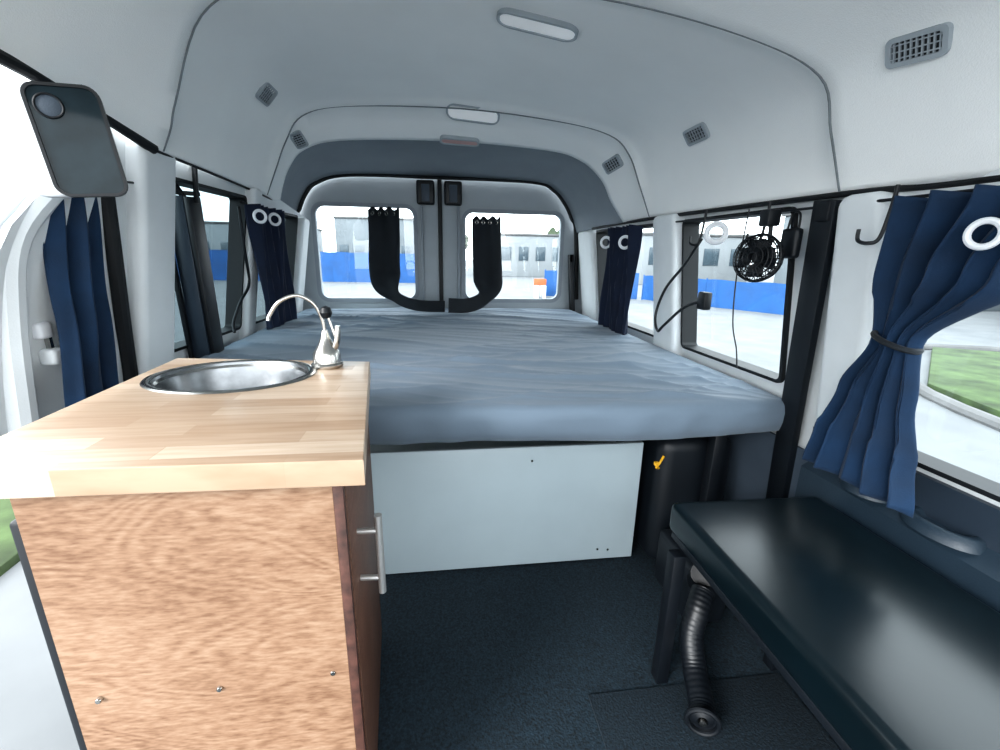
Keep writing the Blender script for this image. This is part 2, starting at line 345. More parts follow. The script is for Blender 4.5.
for a in((-.135,-.025),(.035,.145)):
    e=empty('door_latch',(sum(a)/2,2.96,1.385))
    par(box('latch_housing',(a[0],2.955,1.385),(a[1],3.008,1.525),M['black'],.012,3),e)
    par(box('latch_lever',(a[0]+.03,2.94,1.40),(a[1]-.03,2.957,1.50),M['trimd'],.005),e)
    thing(e,'black plastic latch housing at the top of the rear door','latch','rear door latches')
struct(sheetpanel('trim_8',[(1.015,-.0),(1.14,-.0),(1.14,.60),(1.085,.60),(1.06,.56),(1.015,.53)],[],1.86,M['ledge'],lambda u,v,w_:(u,.10+w_,v)))
struct(bowl('trim_9',[(.0005,-.006),(.024,-.005),(.032,.012),(.037,.016),(.046,.012),(.052,-.01)],(1.048,.69,.556),M['ledge'],sy=1.5))
struct(bowl('trim_19',[(.0005,-.006),(.024,-.005),(.032,.012),(.037,.016),(.046,.012),(.052,-.01)],(1.048,.86,.556),M['ledge'],sy=1.2))
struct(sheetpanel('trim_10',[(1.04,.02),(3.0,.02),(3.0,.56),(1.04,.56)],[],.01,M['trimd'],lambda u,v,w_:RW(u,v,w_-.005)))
struct(sheetpanel('trim_16',[(-.8,.5),(1.04,.5),(1.04,.645),(-.8,.645)],[],.014,M['bluegrey'],lambda u,v,w_:RW(u,v,w_-.004)))
struct(box('baseboard_right',(.955,-.8,0),(.985,1.3,.035),M['black'],.006))
# ---------------------------------------------------------------- ceiling lamps
def snap(target,frm=(0,0,1.1)):
    o=Vector(frm);d=(Vector(target)-o).normalized();h=bvh.ray_cast(o,d);n=h[1]
    if n is None: return Vector(target),Vector((0,0,-1))
    if n.dot(-d)<0:n=-n
    return h[0],n
def frame(target,udir):
    P,n=snap(target);n=n.normalized();U_=Vector(udir);U_=(U_-n*U_.dot(n)).normalized();V_=n.cross(U_);return P,U_,V_,n
def lamp(t,L,Wd,lab,lm='lens',off=.014):
    P,U_,V_,n=frame(t,(1,-.1,-.05));P=P+n*off
    mp=lambda u,v,w_:P+U_*u+V_*v+n*w_
    e=empty('ceiling_lamp',P)
    par(sheetpanel('lamp_housing',rrect(-L/2,L/2,-Wd/2,Wd/2,Wd*.48,8),[rrect(-L/2+.009,L/2-.009,-Wd/2+.009,Wd/2-.009,Wd*.3,6)],.018,M['ventg'],mp),e)
    par(sheetpanel('lamp_lens',rrect(-L/2+.008,L/2-.008,-Wd/2+.008,Wd/2-.008,Wd*.3,6),[],.012,M[lm],mp),e)
    thing(e,lab,'light','ceiling lamps')
lamp((.262,1.31,1.68),.235,.085,'oval translucent white interior lamp on the headliner')
lamp((.155,2.14,1.690),.24,.085,'oval translucent white lamp on the rear headliner seam')
lamp((.105,2.33,1.625),.19,.045,'slim reddish brake light strip above the rear doors','redlens',.018)
# ---------------------------------------------------------------- vents
def vent(t,w_,h_,lab,n=6,ud=(0,1,0)):
    P,U_,V_,N=frame(t,ud);c=P+N*.012
    mp=lambda a,b,d:c+U_*a+V_*b+N*d
    e=empty('air_vent',c)
    par(sheetpanel('vent_frame',rrect(-w_/2,w_/2,-h_/2,h_/2,h_*.22,5),[rrect(-w_/2+.009,w_/2-.009,-h_/2+.009,h_/2-.009,h_*.12,4)],.018,M['ventg'],mp),e)
    par(sheetpanel('vent_backing',rrect(-w_/2+.006,w_/2-.006,-h_/2+.006,h_/2-.006,h_*.1,3),[],.004,M['ventd'],mp),e)
    parts=[]
    for i in range(n):
        a=-w_/2+.009+(w_-.018)*(i+.5)/n
        parts.append(xf(boxdata((a-.0014,-h_/2+.008,.0),(a+.0014,h_/2-.008,.006)),mp))
    for j in(-1,0,1):
        parts.append(xf(boxdata((-w_/2+.008,j*h_*.22-.0010,0),(w_/2-.008,j*h_*.22+.0010,.007)),mp))
    par(merge('vent_louvre',parts,M['ventg'],smooth=False),e)
    thing(e,lab,'vent','headliner air vents')
vent((.98,.925,1.525),.105,.052,'grey rectangular louvred air vent on headliner shoulder',9,(-.05,1,.16))
vent((.98,1.74,1.555),.120,.056,'small grey louvred air vent above the side window',7)
vent((.98,2.60,1.60),.11,.06,'small grey louvred vent near the rear headliner',6)
vent((-.78,2.40,1.79),.11,.075,'grey louvred vent on sloping headliner',6)
vent((-.78,2.89,1.71),.09,.060,'small grey louvred vent above rear curtain',6)
# ---------------------------------------------------------------- bed
def bed():
    e=empty('bed',(0,2.0,0))
    FL,FR,BR,BL=Vector((-.93,1.235,0)),Vector((1.045,1.125,0)),Vector((.875,2.93,0)),Vector((-.845,2.93,0))
    NU,NV=240,240;rr=.026
    V=[];F=[]
    def ease(t): return .5-.5*math.cos(math.pi*t)
    def surf(a,b):
        P=(FL.lerp(FR,a)).lerp(BL.lerp(BR,a),b)
        P.y-=.065*math.sin(math.pi*a)**.8*(1-b)**6
        return P
    def fold(x,k,pw): return (1-abs(math.sin(x*k)))**pw
    def N3(x,y,z): return noise.noise(Vector((x,y,z)))
    for j in range(NV+1):
        for i in range(NU+1):
            a=ease(i/NU)*.8+.2*i/NU;b=ease(j/NV)*.7+.3*j/NV;P=surf(a,b)
            dx=min(a,1-a)*1.85;dy=min(b,1-b)*1.8
            rc=.030
            if dx<rc and dy<rc: d=rc-math.hypot(rc-dx,rc-dy)
            else: d=min(dx,dy)
            top=.692+.053*b+.008*math.sin(math.pi*a)
            if d<0:
                P=P.lerp(surf(.5,.5),min(.02,-d*.35));d=0
            z=top-rr+math.sqrt(max(0,rr*rr-(rr-min(d,rr))**2))
            x,y=P.x,P.y
            m_=min(1,d/.07)
            nz=N3(x*1.1,y*1.1,3);n2=N3(x*2.0,y*2.6,9)
            wr_=0
            for ang,k,am,sd,gate in((.22,21,.0115,1.0,.28),(.10,33,.0070,2.0,.22),(.45,17,.0110,3.0,.14),(-.30,24,.0080,4.0,.12),(.30,52,.0038,5.0,.30)):
                t=y+ang*x+.10*nz+.035*N3(x*1.6+sd,y*3.2,sd)
                g=max(0,N3(x*.9+sd*3,y*2.2+sd,sd)+gate)
                wr_+=am*(fold(t,k*.8,3)-.18)*min(1.2,g*2.2)
            an=math.atan2(y-1.05,1.10-x);rd=math.hypot(y-1.05,1.10-x)
            wr_+=.008*(fold(an+nz*.12,11,3)-.15)*math.exp(-((rd-.45)/.30)**2)
            z+=wr_*m_+.007*N3(x*2.0,y*2.0,0)*m_
            V.append((x,y,z))
    for j in range(NV):
        for i in range(NU):
            q=j*(NU+1)+i;F.append((q,q+1,q+NU+2,q+NU+1))
    per=[j for j in range(NU+1)]+[j*(NU+1)+NU for j in range(1,NV+1)]+[NV*(NU+1)+i for i in range(NU-1,-1,-1)]+[j*(NU+1) for j in range(NV-1,0,-1)]
    prev=per;c=Vector((0,2.05,0))
    for lv,(z,ins) in enumerate([(.012,-.002),(.045,.006),(.080,.020),(.090,.045)]):
        cur=[]
        for idx,k in enumerate(per):
            v=Vector(V[k]);dirv=(Vector((c.x,c.y,0))-Vector((v.x,v.y,0)));dirv.normalize()
            wv=.0035*math.sin(v.x*30+v.y*20+2*math.sin(v.x*9))*(1 if lv<3 else .3)
            bz=.670-z+(v.z-.670)*.5+(.005*math.sin(v.x*7+.5) if lv>=2 else 0)
            V.append((v.x+dirv.x*(ins+wv),v.y+dirv.y*(ins+wv),bz));cur.append(len(V)-1)
        n=len(per)
        for i in range(n): F.append((prev[i],prev[(i+1)%n],cur[(i+1)%n],cur[i]))
        prev=cur
    F.append(tuple(prev))
    m_=par(from_py('mattress',V,F,M['sheet'],angle=75),e);m_['label']='mattress in a slate blue grey fitted sheet'
    par(prism('platform',[(-.86,1.30),(.97,1.22),(.87,2.9),(-.84,2.9)],.545,.580,M['board'],.004),e)
    for x,y in((.90,1.25),(.85,2.8),(-.80,2.8),(-.80,1.5)):
        par(box('leg',(x-.02,y-.02,0),(x+.02,y+.02,.548),M['black'],.003),e)
    thing(e,'wide platform bed with rumpled slate grey fitted sheet','bed')
bed()
e=empty('storage_box',(.1,1.8,0))
par(box('body',(-.60,1.37,.004),(.67,2.3,.40),M['white'],.004),e)
par(box('front_panel',(-.62,1.352,.006),(.697,1.369,.470),M['white'],.002),e)
for x,z in((.56,.05),(.60,.045),(.30,.42)):
    par(lathe('screw',[(.0,-.002),(.004,-.002),(.004,.002),(0,.002)],(x,1.351,z),M['steel'],axis=(0,-1,0),seg=10),e)
thing(e,'white laminate storage box with front panel under the bed','storage box')
thing(prism('wheel_arch_cover',[(.74,1.30),(1.02,1.30),(1.00,2.3),(.74,2.3)],0,.50,M['board'],.05,5),'black wheel arch cover beside the white storage box','cover')
e=empty('strap',(.70,1.30,.42))
par(tube('webbing',[(.725,1.262,.460),(.708,1.250,.445),(.700,1.255,.425),(.715,1.265,.417)],.0042,M['yellow'],n=6),e)
par(box('buckle',(.690,1.247,.433),(.705,1.26,.446),M['yellow'],.003),e)
thing(e,'short yellow strap with buckle hanging under the bed','strap')
def post(p0,p1,w_,d_,lab,m=M['board']):
    o=empty('bed_frame_board',p0);par(beam('board',p0,p1,(0,1,0),w_,d_,m),o)
    t=Vector(p1);par(box('bracket',(t.x-.012,t.y-.02,t.z-.05),(t.x+.012,t.y+.02,t.z),M['black'],.003),o)
    thing(o,lab,'board','bed frame boards');return o
post((1.072,1.150,.25),(.950,1.050,1.240),.066,.022,'tall black board standing at the bed corner beside pillar')
post((.905,2.95,.58),(.86,2.95,1.10),.04,.03,'short black board beside the rear door')
post((-.895,2.95,.58),(-.85,2.95,1.16),.04,.03,'short black board beside the rear door')
e=empty('bed_frame_board',(-.89,1.76,.60))
par(beam('board',(-.866,1.82,.60),(-.848,1.77,1.27),(0,1,0),.080,.018,M['black']),e)
par(beam('face_plate',(-.898,1.775,.60),(-.886,1.735,1.27),(1,0,0),.055,.012,M['bluegrey']),e)
par(beam('side_bar',(-.930,1.765,.60),(-.922,1.715,1.30),(1,0,0),.014,.020,M['black']),e)
par(beam('bracket',(-.915,1.72,1.38),(-.850,1.75,1.24),(0,1,0),.018,.014,M['black']),e)
par(beam('bracket',(-.835,1.77,1.25),(-.825,1.77,1.37),(1,0,0),.014,.014,M['black']),e)
par(beam('bracket',(-.930,1.715,1.28),(-.825,1.78,1.28),(0,0,1),.014,.014,M['black']),e)
thing(e,'tall black bed frame board with blue grey face plate','board','bed frame boards')
# ---------------------------------------------------------------- cabinet
def cabinet():
    e=empty('cabinet',(-.34,.82,0))
    A,Bp,C,D=(-.545,.575),(-.152,.570),(-.198,1.085),(-.607,1.135)
    t=.016
    parts=[prismdata([A,Bp,(Bp[0]-.002,Bp[1]+t),(A[0],A[1]+t)],0,.799),
           prismdata([(D[0],D[1]-t),(C[0],C[1]-t),C,D],0,.799),
           prismdata([(A[0],A[1]+t),(A[0]+t,A[1]+t),(D[0]+t,D[1]-t),(D[0],D[1]-t)],0,.799),
           prismdata([(Bp[0]-t,Bp[1]+t),(Bp[0]-.002,Bp[1]+t),(C[0],C[1]-t),(C[0]-t,C[1]-t)],0,.799),
           prismdata([(A[0]+t,A[1]+t),(Bp[0]-t,Bp[1]+t),(C[0]-t,C[1]-t),(D[0]+t,D[1]-t)],.05,.068)]
    par(merge('body',parts,M['ply'],smooth=False),e)
    par(beam('plywood_edge',(-.144,.5705,.0),(-.144,.5705,.797),(1,0,0),.014,.008,M['plye'],.001),e)
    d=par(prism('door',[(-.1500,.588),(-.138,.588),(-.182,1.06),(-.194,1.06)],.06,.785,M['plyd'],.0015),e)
    h=empty('handle',(-.12,.685,.54))
    h.parent=d;h.location=Vector((-.12,.685,.54))-W[d.name]
    par(tube('handle_bar',[(-.110,.672,.522),(-.110,.672,.675)],.0065,M['hsteel'],n=1,seg=14),h)
    for z in(.552,.645): par(tube('handle_post',[(-.147,.674,z),(-.110,.672,z)],.005,M['hsteel'],n=1,seg=12),h)
    for x,z in((-.507,.457),(-.342,.456),(-.176,.465)):
        par(lathe('screw',[(0,.003),(.0035,.0028),(.0046,.001),(.0045,-.003)],(x,.5710,z),M['nickel'],axis=(0,-1,0),seg=14),e)
    par(prism('side_strip',[(-.582,.60),(-.549,.60),(-.611,1.12),(-.630,1.12)],.0,.74,M['black'],.006),e)
    thing(e,'stained plywood galley cabinet with nickel bar handle','cabinet')
cabinet()
wt=[(-.612,.556),(-.105,.545),(-.176,1.085),(-.640,1.150)]
SCx,SCy=-.440,.978;RX,RY=.160,.130
hole=[(SCx+(RX-.010)*math.cos(t),SCy+(RY-.008)*math.sin(t)) for t in [2*math.pi*i/48 for i in range(48)]]
wk=sheetpanel('worktop',wt,[hole],.034,M['block'],lambda u,v,w_:(u,v,.820+w_),bev=.002)
thing(wk,'birch butcher block worktop on plywood cabinet','worktop')
e=empty('sink',(SCx,SCy,.70))
k=RY/RX
par(bowl('rim',[(RX-.018,-.010),(RX-.013,-.003),(RX-.010,.0025),(RX-.004,.0035),(RX+.003,.0028),(RX+.006,0)],(SCx,SCy,.8395),M['steel'],sy=k),e)
par(bowl('bowl',[(RX-.012,.001),(RX-.020,-.02),(RX-.030,-.085),(RX-.045,-.110),(.05,-.120),(.02,-.122),(.0005,-.122)],(SCx,SCy,.8395),M['dsteel'],sy=k),e)
par(lathe('drain',[(.0,.004),(.016,.004),(.022,.007),(.024,.004),(.025,0)],(SCx,SCy,.718),M['steel'],seg=24),e)
thing(e,'round stainless steel sink bowl set in the worktop','sink')
e=empty('faucet',(-.262,1.045,.8395))
fx,fy=-.262,1.040
par(lathe('base',[(.033,0),(.035,.004),(.035,.008),(.031,.012),(.030,.030),(.027,.038),(.019,.050),(.013,.062),(.009,.075),(.007,.085)],(fx,fy,.8395),M['nickel'],seg=28),e)
par(tube('spout',[(fx,fy,.90),(fx-.002,fy,.945),(fx-.018,fy-.004,.985),(fx-.050,fy-.01,1.003),(fx-.085,fy-.018,.990),(fx-.106,fy-.022,.962),(fx-.110,fy-.024,.950)],.0042,M['nickel'],n=8,seg=12),e)
par(tube('lever',[(fx+.012,fy,.875),(fx+.026,fy-.004,.900),(fx+.030,fy-.004,.935)],lambda t:.009-.003*t,M['nickel'],n=6,seg=12),e)
par(lathe('lever_knob',[(0,-.015),(.010,-.011),(.014,0),(.010,.011),(0,.015)],(fx+.006,fy,.965),M['black'],seg=16),e)
par(tube('lever_stem',[(fx+.026,fy-.004,.900),(fx+.010,fy,.955)],.003,M['nickel'],n=1),e)
thing(e,'brushed nickel faucet with gooseneck spout beside sink','faucet')
# ---------------------------------------------------------------- bench
e=empty('bench',(.78,.4,0))
bp=[(.565,-.15),(1.005,-.15),(.985,.935),(.575,.945)]
par(prism('seat_cushion',bp,.415,.497,M['vinyl'],.018,4),e)
par(prism('seat_board',[(.575,-.14),(.985,-.14),(.965,.925),(.585,.935)],.395,.414,M['board'],.003),e)
for x,y in((.566,.872),(.90,.872),(.566,-.06),(.92,-.06)):
    par(box('leg',(x-.014,y-.018,0),(x+.018,y+.016,.395),M['black'],.003),e)
thing(e,'long bench with padded black vinyl seat and square legs','bench')
e=empty('heater_hose',(.60,.72,0))
hp=[(.70,.93,.22),(.67,.90,.19),(.645,.875,.13),(.635,.83,.075),(.612,.755,.052),(.592,.715,.050)]
path=cr(hp,26);V,F=tubedata(path,lambda t:.030+.0005*math.sin(t*170),18,False,False)
par(from_py('hose',V,F,M['black'],angle=60),e)
dirn=(path[-1]-path[-3]).normalized()
par(ring('outlet_ring',path[-1],.035,.006,dirn,M['black']),e)
par(lathe('outlet_disc',[(0,0),(.012,0),(.012,.004),(.030,-.004),(.034,-.002)],path[-1]-dirn*.004,M['black'],axis=dirn),e)
par(lathe('outlet_hub',[(0,.008),(.008,.006),(.010,0)],path[-1],M['steel'],axis=dirn,seg=16),e)
thing(e,'black flexible heater duct hose lying under the bench','hose')
e=empty('heater',(.80,1.1,0))
par(box('body',(.73,1.02,.0),(.86,1.25,.20),M['board'],.02,3),e)
par(tube('outlet_collar',[(.722,.972,.235),(.74,1.0,.21),(.76,1.04,.15)],.033,M['black'],n=6,seg=16),e)
thing(e,'black air heater unit on the floor behind the bench leg','heater')
# ---------------------------------------------------------------- curtains
def curtain(c,along,out,prof,pl,amp,m,lab,grp,rings=(),tie=None,ringn=(-1,-.6,0),rr=.018,nseg=120,name='curtain'):
    c=Vector(c);al=Vector(along).normalized();ot=Vector(out).normalized();NV=46
    V=[];F=[];z0,z1=prof[0][0],prof[-1][0]
    def ev(z):
        for a,b in zip(prof,prof[1:]):
            if a[0]>=z>=b[0]:
                t=(a[0]-z)/(a[0]-b[0]);t=t*t*(3-2*t);return a[1]+(b[1]-a[1])*t,a[2]+(b[2]-a[2])*t
        return prof[-1][1],prof[-1][2]
    wmax=max(q[2] for q in prof)
    for j in range(NV+1):
        z=z0+(z1-z0)*j/NV;co,hw=ev(z)
        for i in range(nseg+1):
            u=-1+2*i/nseg
            ph=math.pi*pl*u+.9*math.sin(2.6*u+j*.06+.5)
            am=amp*(1 if hw>.6*wmax else .75)*(1+.45*math.sin(5*u+j*.09))
            zz=z+(.006*math.sin(ph) if j==NV else 0)+(.004*math.sin(ph) if j==0 else 0)
            P=c+al*(co+u*hw+.15*amp*math.sin(2*ph))+ot*(am*math.sin(ph));P.z=zz;V.append(P)
    for j in range(NV):
        for i in range(nseg):
            q=j*(nseg+1)+i;F.append((q,q+1,q+nseg+2,q+nseg+1))
    e=empty(name,(c.x,c.y,z1))
    cl=par(from_py('cloth',V,F,m,angle=80),e);s=cl.modifiers.new('t','SOLIDIFY');s.thickness=.003
    for q in rings: par(ring('eyelet_ring',q,rr,rr*.27,ringn,M['whitep']),e)
    if tie:
        z,tw,td=tie;co,hw=ev(z);cc=c+al*co
        path=[cc+al*math.cos(t)*tw+ot*math.sin(t)*td+Vector((0,0,z+.012*math.cos(t))) -Vector((0,0,cc.z)) for t in [2*math.pi*i/24 for i in range(24)]]
        Vt,Ft=tubedata(path,.006,8,True);par(from_py('tieback',Vt,Ft,M['dark']),e)
    thing(e,lab,'curtain',grp);return e
G='navy window curtains'
curtain((.925,.70,0),(0,1,0),(-1,0,0),[(1.222,-.02,.165),(1.08,.025,.120),(.94,.080,.040),(.82,.095,.075),(.70,.096,.105),(.605,.095,.122)],4.5,.022,M['blue'],'blue curtain with white eyelets gathered by a dark tieback',G,
   rings=[(.890,.655,1.145)],tie=(.94,.044,.030),rr=.021,ringn=(-1,-.3,0))
curtain((.90,2.22,0),(0,1,0),(-1,0,0),[(1.235,0,.19),(1.0,0,.175),(.72,0,.17)],6,.022,M['navy'],'dark navy curtain with white eyelets beside the bed corner',G,
   rings=[(.865,2.33,1.165),(.865,2.08,1.160)],rr=.026,ringn=(-.9,-1,0))
curtain((-.80,2.36,0),(0,1,0),(1,0,0),[(1.285,0,.22),(1.0,0,.19),(.735,0,.18)],6,.022,M['navy'],'dark navy curtain with white eyelets hanging beside the bed',G,
   rings=[(-.765,2.14,1.235),(-.765,2.32,1.235)],rr=.024,ringn=(.9,-1,0))
curtain((-.89,1.25,0),(.0,1,0),(1,0,0),[(1.24,.03,.075),(.95,-.01,.070),(.66,-.05,.070)],2.5,.018,M['blue'],'blue curtain hanging beside the open side door',G)
def strap(pts,lab,w0=.088,w1=.055):
    path=cr(pts,14);n=len(path);V=[];F=[];K=24
    for i,P in enumerate(path):
        t=path[min(i+1,n-1)]-path[max(i-1,0)];t.normalize()
        s=Vector((0,1,0)).cross(t).normalized();q=i/(n-1)
        kk=min(1,max(0,(q-.40)/.25));kk=kk*kk*(3-2*kk);hw=w0+(w1-w0)*kk
        s=(s*(1-.55*kk)+Vector((0,1,0))*(.55*kk)).normalized()
        for k in range(K+1):
            u=-1+2*k/K
            V.append(P+s*(u*hw)+Vector((0,1,0))*((.010*math.sin(u*math.pi*(1.3)+.4+q*2)*(1+1.6*max(0,1-q*9))-.014*(1-u*u))*(1-kk)) + (Vector((0,0,.010*math.sin(u*math.pi*3.5))) if i<3 else Vector()))
    for i in range(n-1):
        for k in range(K): a=i*(K+1)+k;F.append((a,a+1,a+K+2,a+K+1))
    e=empty('curtain',(pts[0][0],pts[0][1],.76));o=par(from_py('cloth',V,F,M['dark'],angle=80),e);s_=o.modifiers.new('t','SOLIDIFY');s_.thickness=.006
    for k in range(4):
        par(ring('eyelet_ring',(pts[0][0]-.06+.04*k,pts[0][1]-.035,pts[0][2]-.03),.010,.0028,(.7,1,0),M['nickel'],18),e)
    thing(e,lab,'curtain','dark rear window curtains')
strap([(-.328,2.88,1.345),(-.328,2.86,1.18),(-.328,2.80,1.00),(-.300,2.72,.90),(-.235,2.65,.835),(-.125,2.60,.805),(.025,2.58,.802)],'dark curtain gathered and curled down onto the bed')
strap([(.288,2.88,1.31),(.290,2.86,1.15),(.292,2.80,.98),(.285,2.73,.89),(.245,2.66,.830),(.155,2.60,.802),(.045,2.57,.806)],'dark curtain gathered, its end curling onto the bed')
for pts,lab in(([(.952,.1,1.222),(.948,1.0,1.225),(.925,2.0,1.235),(.905,2.6,1.235)],'thin black curtain rod above the side windows'),
               ([(-.865,1.16,1.25),(-.845,1.5,1.275)],'short black curtain rod over blue curtain'),
               ([(-.825,2.1,1.290),(-.822,2.7,1.290)],'short black curtain rod over rear curtain')):
    thing(tube('curtain_rod',pts,.0035,M['black'],n=6),lab,'rod','curtain rods')
def hook(P,s,lab='black metal curtain hook on the window rail'):
    x,y,z=P
    thing(tube('hook',[(x,y,z),(x-s*.004,y,z-.05),(x-s*.010,y+.005,z-.105),(x-s*.02,y+.02,z-.115),(x-s*.02,y+.045,z-.108),(x-s*.02,y+.048,z-.085)],.004,M['black'],n=8),lab,'hook','black curtain hooks')
hook((.935,.865,1.25),1);hook((.925,1.22,1.255),1);hook((.905,1.50,1.255),1)
thing(ring('curtain_ring',(.885,1.395,1.175),.028,.009,(-.6,-1,0),M['whitep']),'loose white plastic curtain ring hanging on the rail','ring')
def fan():
    c=Vector((.865,1.155,1.100));nrm=Vector((-.92,-.38,.06)).normalized();a=Vector((nrm.y,-nrm.x,0)).normalized();b=nrm.cross(a);S=.82
    e=empty('clip_fan',c-Vector((0,0,.07)))
    parts=[]
    for R_,d in((.076,.0),(.074,.018),(.062,.023),(.050,.026),(.035,.030),(.016,.032),(.074,-.018),(.060,-.023),(.045,-.026)):
        path=[c+nrm*d*S+(a*math.cos(t)+b*math.sin(t))*R_*S for t in [2*math.pi*i/32 for i in range(32)]];parts.append(tubedata(path,.0016 if d else .004,6,True))
    for i in range(28):
        t=2*math.pi*i/28;dr=(a*math.cos(t)+b*math.sin(t))*S
        parts.append(tubedata([c+nrm*.032*S+dr*.012,c+nrm*.026*S+dr*.055,c+nrm*.018*S+dr*.074,c+dr*.077,c-nrm*.018*S+dr*.074,c-nrm*.026*S+dr*.045],.0013,5))
    par(merge('cage',parts,M['black']),e)
    parts=[]
    for i in range(4):
        t0=2*math.pi*i/4;V=[];F=[]
        for k in range(7):
            rr=(.012+.056*k/6)*S;w_=.34+.46*math.sin(math.pi*min(1,.2+k/6*.7))
            for s,d in((-w_,-.008),(w_,.010)):
                t=t0+s;V.append(c+(a*math.cos(t)+b*math.sin(t))*rr+nrm*d)
        for k in range(6):F.append((2*k,2*k+1,2*k+3,2*k+2))
        parts.append((V,F))
    bl=par(merge('blade',parts,M['board']),e);s=bl.modifiers.new('t','SOLIDIFY');s.thickness=.0015
    par(lathe('hub',[(0,.014),(.010,.013),(.014,.006),(.014,-.02),(0,-.022)],c,M['black'],axis=nrm,seg=20),e)
    par(lathe('motor',[(0,-.06),(.018,-.058),(.024,-.045),(.024,-.024),(0,-.022)],c,M['black'],axis=nrm,seg=20),e)
    par(tube('arm',[c-nrm*.05,c-nrm*.06+Vector((-.01,0,.05)),c+Vector((.045,.03,.10))],.006,M['black']),e)
    par(box('clip',(c.x+.02,c.y+.01,c.z+.085),(c.x+.06,c.y+.05,c.z+.13),M['black'],.006),e)
    thing(e,'small black clip fan mounted below the window rail','fan')
fan()
e=empty('pouch',(.93,1.13,1.06))
par(prism('bag',[(.940,1.12),(.965,1.12),(.965,1.18),(.940,1.18)],1.10,1.18,M['board'],.010,3),e)
par(tube('handle',[(.952,1.13,1.175),(.953,1.135,1.215),(.953,1.16,1.22),(.952,1.17,1.175)],.003,M['black']),e)
thing(e,'small black pouch hanging next to the fan','pouch')
e=empty('charging_cable',(.93,1.6,.8))
par(tube('cable',[(.900,1.50,1.16),(.905,1.60,1.07),(.925,1.76,.97),(.915,1.80,.86),(.90,1.74,.80),(.90,1.69,.83),(.90,1.55,.92),(.91,1.42,.96)],.0055,M['black'],n=10),e)
par(box('plug',(.885,1.41,.925),(.915,1.455,.985),M['black'],.006),e)
thing(e,'black charging cable hanging at the side window','cable')
thing(tube('hanging_cord',[(.92,1.30,1.24),(.92,1.31,1.05),(.925,1.30,.90),(.93,1.27,.82),(.935,1.26,.76)],.0022,M['black'],n=8),'thin dark cord hanging in front of the window','cord')
thing(tube('power_cord',[(-.83,2.10,1.27),(-.845,2.14,1.1),(-.86,2.18,.95),(-.86,2.07,.88),(-.87,2.00,.80),(-.86,1.97,.76)],.006,M['black'],n=8),'black power cord hanging beside the bed frame board','cord')
# ---------------------------------------------------------------- left side bits
struct(tube('trim_11',[(-.870,1.385,1.32),(-.890,1.395,1.1),(-.920,1.42,.9),(-.950,1.45,.72),(-.975,1.46,.5)],.020,M['rubber'],n=8))
struct(tube('trim_12',[(-1.0,1.03,.68),(-.965,1.04,1.0),(-.94,1.12,1.14),(-.895,1.28,1.30),(-.86,1.36,1.43)],.022,M['trim'],n=6))
struct(tube('trim_18',[(-.975,1.10,.66),(-.945,1.11,.95),(-.925,1.15,1.12),(-.885,1.27,1.26)],.030,M['trim'],n=6))
def mirror():
    c=Vector((-.760,1.15,1.312));nrm=Vector((.45,-.89,.0)).normalized();a=Vector((-nrm.y,nrm.x,0)).normalized();b=Vector((0,0,1))
    rot=Matrix.Rotation(math.radians(6),3,nrm);a=rot@a;b=rot@b
    mp=lambda u,v,w_:c+a*u+b*v+nrm*w_
    e=empty('mirror',c-Vector((0,0,.13)))
    par(sheetpanel('housing',rrect(-.082,.046,-.100,.104,.03),[],.026,M['whitep'],lambda u,v,w_:mp(u-.022,v,w_-.022),bev=.006),e)
    par(sheetpanel('frame',rrect(-.062,.062,-.108,.108,.026),[rrect(-.056,.056,-.102,.102,.020)],.022,M['black'],lambda u,v,w_:mp(u,v,w_-.004)),e)
    par(sheetpanel('mirror_glass',rrect(-.057,.057,-.103,.103,.020),[],.004,M['mirror'],lambda u,v,w_:mp(u,v,w_+.000)),e)
    par(ring('spot_mirror_rim',mp(-.026,.066,.005),.022,.0022,nrm,M['black']),e)
    par(lathe('spot_mirror',[(0,.003),(.012,.0024),(.021,0),(.021,-.002)],mp(-.026,.066,.003),M['trimd'],axis=nrm),e)
    par(tube('arm',[mp(.02,.06,-.05),mp(.03,.10,-.08),mp(.02,.15,-.12)],.008,M['black']),e)
    thing(e,'rounded mirror with small round spot mirror and white housing','mirror')
mirror()
e=empty('door_latch',(-.93,1.13,.82))
par(box('latch_housing',(-.955,1.15,.885),(-.925,1.19,.925),M['whitep'],.008,3),e)
par(prism('latch_cup',[(-.955,1.16),(-.915,1.16),(-.920,1.22),(-.955,1.22)],.82,.86,M['trim'],.010,3),e)
par(beam('latch_bar',(-.935,1.18,.85),(-.935,1.18,.89),(1,0,0),.012,.01,M['steel'],.001),e)
thing(e,'white plastic latch block on the door pillar','latch')
